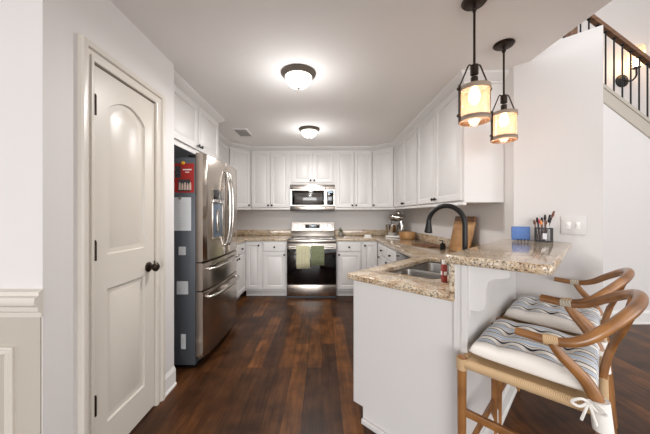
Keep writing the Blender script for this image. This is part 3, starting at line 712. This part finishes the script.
# water dispenser
Mq = Matrix.Translation((.14, -.0135, 0)) @ Matrix.Rotation(-.045, 4, 'Z')
MB().box(0, .225, -.004, .012, 1.075, 1.09, .002, Mq).box(0, .01, -.004, .012, 1.075, 1.52, .002, Mq).box(.215, .225, -.004, .012, 1.075, 1.52, .002, Mq).build('dispenser_frame', M['steelv'], dl)
MB().box(.01, .215, -.005, .012, 1.435, 1.52, .002, Mq).build('dispenser_display', M['glassblk'], dl)
MB().box(.01, .215, -.0005, .012, 1.09, 1.40, .001, Mq).build('dispenser_recess', M['recess'], dl)
MB().box(.0, .225, -.012, .01, 1.40, 1.432, .003, Mq).build('dispenser_ledge', M['chrome'], dl)
MB().box(.08, .12, -.012, .004, 1.14, 1.34, .004, Mq).build('dispenser_paddle', M['steelv'], dl)
MB().box(.01, .10, .05, .14, 1.776, 1.80, .004).build('hinge_cover', M['black'], fr)
MB().box(.815, .90, .05, .14, 1.776, 1.80, .004).build('hinge_cover', M['black'], fr)
MB().box(.02, .05, .09, .12, .0, .032).build('foot', M['black'], fr)
def sticker(xw0, xw1, z0, z1):   # on the near side; world X given
    return MB().box(-.0012, .0, -.99-xw1, -.99-xw0, z0, z1)
# side faces -Y at local x=0 ; local y = -(X+.99)
for (a_, b_, c_, d_) in ((-1.205, -1.145, .955, 1.025), (-1.22, -1.125, .625, .735), (-1.185, -1.145, .165, .29)):
    o = sticker(a_, b_, c_, d_).build('sticker', M['label'], fr)
def pin(name, lab, cat, X0, X1, Z0, Z1, m_, th=.0015, off=.0):
    t = thing(name, lab, cat, ((X0+X1)/2, 2.286-.0008-off, (Z0+Z1)/2)); w2, h2 = (X1-X0)/2, (Z1-Z0)/2
    MB().box(-w2, w2, -th, 0, -h2, h2).build('sheet', m_, t); return t, w2, h2
t, w2, h2 = pin('greeting_card', 'red photo greeting card on the side of the refrigerator', 'card', -1.243, -1.075, 1.48, 1.725, M['red'])
MB().box(-w2+.008, -w2+.058, -.002, -.0015, .0, .10).build('photo', M['photo'], t)
MB().box(-w2+.035, w2-.03, -.0022, -.0016, -h2+.012, -.012).build('photo', M['photo'], t)
pp = MB()
for i in range(5): pp.ball((-.035+i*.022, -.0024, -.045-.008*(i % 2)), .007, (1, .12, 1.3), 8).box(-.043+i*.022, -.027+i*.022, -.0029, -.002, -.10, -.052-.008*(i % 2))
pp.build('figures', M['skin'], t)
MB().box(-.01, w2-.02, -.002, -.0015, .065, .075).box(.01, w2-.04, -.002, -.0015, .045, .053).build('lettering', M['white'], t)
t2 = thing('magnet', 'round yellow magnet holding the red card', 'magnet', (-1.165, 2.286-.003, 1.728), group='round magnets on the refrigerator side')
MB().lathe([(0, 0), (.014, 0), (.013, .006), (0, .008)], (0, 0, 0), 16, Matrix.Rotation(PI/2, 4, 'X')).build('disc', M['yellow'], t2)
t, w2, h2 = pin('paper_list', 'white sheet of paper hung below the red card', 'paper', -1.243, -1.10, 1.16, 1.44, M['paper'])
ll = MB()
for i in range(9): ll.box(-w2+.02, w2-.03-.01*(i % 3), -.0018, -.0013, h2-.05-i*.024, h2-.0485-i*.024)
ll.build('handwriting', M['label'], t)
t3 = thing('magnet', 'round silver magnet holding the white paper', 'magnet', (-1.19, 2.286-.003, 1.435), group='round magnets on the refrigerator side')
MB().lathe([(0, 0), (.014, 0), (.013, .006), (0, .008)], (0, 0, 0), 16, Matrix.Rotation(PI/2, 4, 'X')).build('disc', M['chrome'], t3)

# ================================================================== CEILING LIGHTS, VENT, PENDANTS
def flush(x, y, lab, pw=11):
    t = thing('ceiling_light', lab, 'ceiling light', (x, y, H), group='flush ceiling lights')
    MB().lathe([(0, 0), (.137, 0), (.141, -.008), (.135, -.018), (.118, -.03), (.113, -.036), (0, -.036)], n=40).build('rim', M['pewter'], t)
    MB().lathe([(.108, -.036), (.106, -.048), (.095, -.075), (.072, -.10), (.04, -.116), (0, -.122)], n=40).build('glass_bowl', M['bowlglass'], t)
    MB().lathe([(0, -.12), (.014, -.122), (.011, -.13), (.005, -.135), (.006, -.141), (0, -.145)], n=14).build('finial', M['pewter'], t)
    l = area('lamp_light', (x, y, H-.155), (0, 0, 0), .2, .2, pw, (1, .985, .97)); l.data.shape = 'DISK'
    point('lamp_glow', (x, y, H-.32), 3.4, (1, .985, .97), .1)
    return t
flush(-.19, 2.20, 'flush frosted-bowl ceiling light nearer the camera')
flush(-.17, 3.64, 'flush frosted-bowl ceiling light nearer the back cabinets', 7)
vt = thing('ceiling_vent', 'white slotted air vent in the kitchen ceiling', 'vent', (-1.10, 3.80, H), .0)
MB().box(-.10, .10, -.17, .17, -.008, 0, .002).build('frame', M['ceil'], vt)
sl = MB()
for i in range(9): sl.box(-.08+i*.018, -.07+i*.018, -.15, .15, -.012, -.007)
sl.build('louvers', M['grey'], vt)
def pendant(x, y, lab):
    t = thing('pendant_light', lab, 'pendant light', (x, y, H), group='pendant lights over the bar')
    MB().lathe([(0, 0), (.062, 0), (.064, -.006), (.055, -.016), (.02, -.022), (0, -.024)], n=32).build('canopy', M['bronze'], t)
    MB().tube([(0, 0, -.02), (0, 0, -.06)], .008).ball((0, 0, -.045), .013).tube([(0, 0, -.06), (0, 0, -.36)], .0062, 10).build('rod', M['bronze'], t)
    yk = MB(); yk.lathe([(0, 0), (.02, 0), (.02, -.05), (.012, -.055), (0, -.055)], (0, 0, -.345), 18)
    for s_ in (-1, 1):
        yk.tube(spline([(s_*.012, 0, -.35), (s_*.03, 0, -.345), (s_*.05, 0, -.39), (s_*.078, 0, -.455)], 5), .004, 8)
        yk.box(s_*.08-.004, s_*.08+.004, -.007, .007, -.645, -.45).ball((s_*.086, 0, -.472), .009, (1, 1, 1), 8).ball((s_*.086, 0, -.615), .009, (1, 1, 1), 8)
    yk.build('yoke', M['bronze'], t)
    for z_ in (-.484, -.645): MB().lathe([(.073, 0), (.078, 0), (.078, .022), (.073, .022), (.073, 0)], (0, 0, z_), 40).build('band', M['wband'], t)
    MB().lathe([(.0725, -.652), (.0725, -.462), (.071, -.462), (.071, -.652), (.0725, -.652)], n=40).build('glass_shade', M['amber'], t)
    MB().lathe([(0, 0), (.018, 0), (.018, -.05), (0, -.05)], (0, 0, -.41), 16).build('socket', M['bronze'], t)
    MB().lathe([(.012, -.45), (.018, -.47), (.03, -.505), (.026, -.535), (.012, -.552), (0, -.555)], n=18).build('bulb', M['bulb'], t)
    point('pendant_lamp', (x, y, H-.60), .3, (1, .84, .68), .03)
pendant(.815, 1.455, 'bronze pendant light with amber glass drum nearer the camera')
pendant(1.22, 1.825, 'bronze pendant light with amber glass drum farther toward the angled wall')

# switch plate on the diagonal wall
wx, wy = SD(3.577, -.03-.002)
sp = thing('light_switch_plate', 'white double switch plate on the angled wall above the bar', 'light switch', (1.772-.0, 1.808, 1.225), -PI/4)
sp.location = (*SD(3.5785, -.142), 1.222)
MB().box(-.064, .064, -.007, 0, -.062, .062, .003).build('plate', M['wall'], sp)
for x_ in (-.024, .024):
    MB().box(x_-.006, x_+.006, -.016, -.006, -.004, .014, .002).box(x_-.011, x_+.011, -.0085, -.006, -.024, .024, .001).build('toggle', M['white'], sp)

# ================================================================== THINGS ON THE BAR
cx, cy = SD(3.47, -.54)
bk = thing('card_holder', 'small blue fabric card holder standing on the bar by the angled wall', 'card holder', (cx, cy, 1.1055), -.45)
MB().box(-.056, .056, -.012, .012, .002, .102, .004, Matrix.Rotation(-.08, 4, 'X')).build('panel', M['blue'], bk)
ft = MB()
for x_ in (-.02, 0, .02, .04): ft.box(x_-.003, x_+.003, -.02, -.012, 0.0, .012, .001)
ft.build('foot', M['black'], bk)
cx, cy = SD(3.47, -.355)
cu = thing('brush_holder', 'black mesh desk cup holding brushes and pencils on the bar', 'pen holder', (cx, cy, 1.1055), -.5)
hm = MB(); hm.box(-.045, .045, -.035, .035, 0, .005)
for z_ in (.004, .095): 
    for a4 in ((-.047, .047, -.037, -.034), (-.047, .047, .034, .037), (-.047, -.044, -.037, .037), (.044, .047, -.037, .037)): hm.box(*a4, z_-.003, z_+.003)
for i in range(13):
    x_ = -.045+i*.0075
    hm.box(x_-.0008, x_+.0008, -.036, -.0345, 0, .095).box(x_-.0008, x_+.0008, .0345, .036, 0, .095)
for i in range(9):
    y_ = -.035+i*.00875; hm.box(-.046, -.0445, y_-.0008, y_+.0008, 0, .095).box(.0445, .046, y_-.0008, y_+.0008, 0, .095)
    z_ = .01+i*.0095; hm.box(-.045, .045, -.036, -.0345, z_-.0007, z_+.0007).box(-.046, -.0445, -.035, .035, z_-.0007, z_+.0007)
hm.build('mesh_cup', M['black'], cu)
MB().box(-.012, .012, -.0385, -.0368, .02, .06).build('name_tag', M['label'], cu)
import itertools
cols = ['brown', 'black', 'pink', 'orange', 'black', 'brown', 'black', 'white', 'brown', 'black']
R_ = Matrix.Rotation(-.5, 4, 'Z')
names = {'pink': 'short pink-headed brush standing in the desk cup', 'orange': 'orange-tipped brush in the desk cup', 'white': 'white pencil in the desk cup'}
for i, c_ in enumerate(cols):
    bx_, by_ = -.034+.0075*i, (-.016 if i % 2 else .016)
    hgt = .15+.02*((i*7) % 3) - (.03 if c_ in ('pink',) else 0)
    tx, ty = bx_+(bx_*.5), by_*1.1
    if i == 9: hgt = .215; bx_ = -.004; tx = .055
    p0 = R_ @ Vector((bx_*.8, by_*.8, .006)); p1 = R_ @ Vector((tx, ty, hgt))
    lab = names.get(c_, ('tall dark brush leaning out to the right of the desk cup' if i == 9 else 'slim dark or brown-handled brush standing in the desk cup'))
    t = thing('makeup_brush' if c_ != 'white' else 'pencil', lab, 'brush' if c_ != 'white' else 'pencil', (cx, cy, 1.1055), 0, 'brushes and pencils in the desk cup')
    MB().tube([p0, p0.lerp(p1, .8)], [.0025, .0035], 8).build('shaft', M[c_ if c_ not in ('pink', 'orange') else 'brown'], t)
    MB().tube([p0.lerp(p1, .78), p0.lerp(p1, .85), p1], [.0035, .0085 if c_ != 'pink' else .013, .005 if c_ != 'pink' else .01], 8).build('tip', M['pink' if c_ == 'pink' else ('orange' if c_ == 'orange' else 'black' if i % 3 else 'brown')], t)

# ================================================================== THINGS ON THE COUNTERS
z = CT+.0005
mx = thing('stand_mixer', 'silver stand mixer with steel bowl on a white base in the back right corner', 'mixer', (1.20, 4.50, z), -.35)
MB().box(-.14, .13, -.085, .085, 0, .03, .012).build('base', M['white'], mx)
MB().lathe([(0, .03), (.05, .03), (.055, .045), (.09, .08), (.105, .17), (.11, .21), (.107, .21), (.10, .17), (.08, .085), (0, .06)], (-.045, 0, 0), 28).build('bowl', M['chrome'], mx)
MB().tube(spline([(.10, 0, .03), (.115, 0, .15), (.10, 0, .27)]), [.045]*8+[.045]*9, 14).build('column', M['chrome'], mx)
MB().ball((.03, 0, .33), .075, (1.7, .85, .85), 20).ball((.06, 0, .40), .045, (1, .9, 1.1), 14).build('head', M['chrome'], mx)
MB().tube([(-.05, 0, .28), (-.05, 0, .15)], .008).ball((-.05, 0, .13), .035, (1, .3, 1.2), 10).build('beater', M['chrome'], mx)
wb = thing('wooden_bowl', 'round wooden bowl on the granite near the back right corner', 'bowl', (1.31, 4.18, z))
MB().lathe([(0, 0), (.10, 0), (.118, .03), (.122, .11), (.115, .11), (.11, .035), (0, .02)], n=32).build('bowl_body', M['boardwood'], wb)
bd = thing('butter_dish', 'small white dish on the counter right of the range', 'dish', (.74, 4.40, z))
MB().box(-.065, .065, -.035, .035, 0, .012, .005).build('tray', M['white'], bd)
MB().box(-.052, .052, -.025, .025, .0125, .05, .012).build('lid', M['white'], bd)
pl = thing('potted_plant', 'tiny grey-green potted plant against the backsplash right of the range', 'plant', (.335, 4.85, z))
MB().lathe([(0, 0), (.035, 0), (.045, .06), (.04, .06), (0, .05)], n=20).build('pot', M['pot'], pl)
lv = MB()
for i in range(26):
    a_ = random.random()*2*PI; r_ = .02+.035*random.random(); h_ = .08+.07*random.random()
    lv.tube([(0, 0, .05), (r_*.5*math.cos(a_), r_*.5*math.sin(a_), h_*.8), (r_*math.cos(a_), r_*math.sin(a_), h_)], [.002, .007, .001], 6, flat=.4)
lv.build('leaves', M['leaf'], pl)
# cutting boards on the right counter
cbd = thing('cutting_board', 'light wooden cutting board with dark top edge leaning on the right wall', 'cutting board', (XR-.105, 2.73, z), -PI/2)
th_ = .21; Mt = Matrix.Rotation(-th_, 4, 'X')
MB().box(-.19, .19, -.02, 0, .0, .315, .004, Mt).build('board', M['boardwood'], cbd)
MB().box(-.19, .19, -.02, 0, .3155, .365, .004, Mt).build('dark_strip', M['darkwood'], cbd)
fb = thing('serving_board', 'flat dark wooden serving board lying on the right counter', 'serving board', (1.28, 3.28, z), .3)
MB().box(-.12, .12, -.16, .16, 0, .018, .005).build('board', M['darkwood'], fb)
MB().box(-.02, .02, -.25, -.16, 0.001, .017, .005).build('handle', M['darkwood'], fb)
sb = thing('soap_bottle', 'small black pump bottle beside the serving board', 'bottle', (1.30, 2.93, z))
MB().lathe([(0, 0), (.025, 0), (.027, .01), (.027, .06), (.01, .075), (0, .075)], n=18).build('bottle_body', M['black'], sb)
MB().tube([(0, 0, .075), (0, 0, .10), (-.03, 0, .10)], .005).build('pump', M['black'], sb)

# ================================================================== STOOLS (local: y+ = towards the back, x = width)
SH = .665
def tube_r(m_, pts, r, n=10): m_.tube(spline(pts, 6), r, n)
def stool(loc, rz_, lab):
    t = thing('counter_stool', lab, 'stool', loc, rz_, 'wishbone counter stools at the bar')
    hw, dp = .258, .437
    for s_ in (-1, 1):
        MB().tube([(s_*hw, .0, 0), (s_*hw, 0, .35), (s_*hw, 0, SH-.005), (s_*hw, 0, SH+.004)], [.015, .018, .02, .012], 14).build('leg', M['stoolwood'], t)
        pts = spline([(s_*.262, dp+.05, 0), (s_*.25, dp+.02, .40), (s_*.243, dp-.002, .62), (s_*.252, dp-.035, .72), (s_*.28, dp-.10, .80), (s_*.288, dp-.125, .842)], 6)
        n_ = len(pts); MB().tube(pts, [.016+.006*math.sin(PI*min(1, i/n_*1.25)) for i in range(n_)], 14).build('leg', M['stoolwood'], t)
        # paper cord windings where legs and arms meet the frame
        MB().tube([(s_*hw, 0, SH-.058), (s_*hw, 0, SH-.008)], .0225, 14).build('corner_wrap', M['rattan'], t)
        MB().tube([(s_*.288, .288, .846), (s_*.285, .330, .849)], .0185, 14).build('arm_wrap', M['rattan' if s_ > 0 else 'paler'], t)
        MB().tube([(s_*.244, dp+.003, .575), (s_*.245, dp-.006, .672)], .027, 14).build('leg_wrap', M['cloth'], t)
        # side rails wrapped in cord, side stretchers
        MB().tube([(s_*hw, .015, SH-.03), (s_*.247, dp-.02, SH-.03)], .0195, 14).build('side_rail', M['rattan'], t)
        MB().box(-.009, .009, 0, 1, -.016, .016, .003, Matrix.Translation((s_*hw, 0, .42)) @ Matrix.Diagonal((1, dp+.02, 1, 1))).build('stretcher', M['stoolwood'], t)
    MB().tube([(-hw+.01, 0, SH-.03), (hw-.01, 0, SH-.03)], .018, 14).build('front_rail', M['rattan'], t)
    MB().tube([(-.235, dp, SH-.03), (.235, dp, SH-.03)], .018, 14).build('back_rail', M['rattan'], t)
    MB().box(-hw, hw, -.009, .009, .20, .232, .003).build('footrest', M['stoolwood'], t)
    MB().box(-hw, hw, dp+.012, dp+.03, .40, .43, .003).build('stretcher', M['stoolwood'], t)
    MB().box(-.25, .25, .015, dp-.015, SH-.034, SH-.018, .004).build('woven_seat', M['rattan'], t)
    # bent top rail
    half = [(-.289, .205, .85), (-.288, .314, .846), (-.276, .385, .864), (-.235, .445, .91), (-.15, .505, .962), (-.07, .53, .985), (0, .536, .992)]
    full = half+[(-x, y, z_) for x, y, z_ in half[-2::-1]]
    pts = spline(full, 6); n_ = len(pts)
    MB().tube(pts, [.0145+.0055*math.sin(PI*i/(n_-1)) for i in range(n_)], 16).build('top_rail', M['stoolwood'], t)
    # Y splat
    yb = MB(); tube_r(yb, [(0, dp, SH-.03), (0, dp+.012, .72), (0, dp+.03, .79)], .014)
    for s_ in (-1, 1): tube_r(yb, [(s_*.004, dp+.025, .775), (s_*.03, dp+.055, .86), (s_*.085, dp+.085, .968)], .011)
    yb.build('splat', M['stoolwood'], t)
    # tufted cushion
    b_ = bmesh.new(); N = 44; G = []
    cw_, cd_ = .243, .21; cyy = .225
    tufts = [(u, v) for u in (-.5, 0, .5) for v in (-.5, 0, .5)]
    for side in (1, -1):
        rows = []
        for i in range(N+1):
            row = []
            for j in range(N+1):
                u, v = -1+2*i/N, -1+2*j/N
                e_ = (max(0, 1-abs(u)**5)*max(0, 1-abs(v)**5))**.42
                puff = .04+.016*abs(math.cos(PI*u))*abs(math.cos(PI*v))
                dip = sum(math.exp(-((u-a_)**2+(v-c_)**2)/.014) for a_, c_ in tufts)*.03
                zz = (puff*e_-dip) if side > 0 else -.026*e_
                fac = 1-.03*(1-e_)
                row.append(b_.verts.new((u*cw_*fac, cyy+v*cd_*fac, SH+.022+zz)))
            rows.append(row)
        for i in range(N):
            for j in range(N):
                f_ = (rows[i][j], rows[i+1][j], rows[i+1][j+1], rows[i][j+1]); b_.faces.new(f_ if side > 0 else f_[::-1])
    bmesh.ops.remove_doubles(b_, verts=b_.verts[:], dist=1e-5)
    m_ = MB(); m_.merge(b_); cu_ = m_.build('seat_cushion', M['stripe'], t, ang=80)
    # ties
    for s_ in (-1, 1):
        k_ = MB(); c_ = Vector((s_*.27, dp-.03, SH-.0))
        for a_ in (-1, 1):
            tube_r(k_, [c_, c_+Vector((s_*.02, a_*.02, .012)), c_+Vector((s_*.025, a_*.042, -.006)), c_+Vector((s_*.014, a_*.022, -.018)), c_], .0045, 8)
            tube_r(k_, [c_, c_+Vector((s_*.015, a_*.010, -.03)), c_+Vector((s_*.012, a_*.018, -.062))], .0045, 8)
        k_.ball(c_, .010, n=10); k_.build('tie_bow', M['cloth'], cu_)
    return t
th0 = .769; av = Vector((math.cos(th0), math.sin(th0))); ang = th0+PI
s1 = Vector((.812, 1.398))
st1 = stool((s1.x, s1.y, 0), ang, 'wooden wishbone counter stool with striped cushion nearer the camera')
s2 = s1+av*.62
st2 = dup(st1, (s2.x, s2.y, 0), ang)
st2['label'] = 'wooden wishbone counter stool with striped cushion closer to the angled wall'
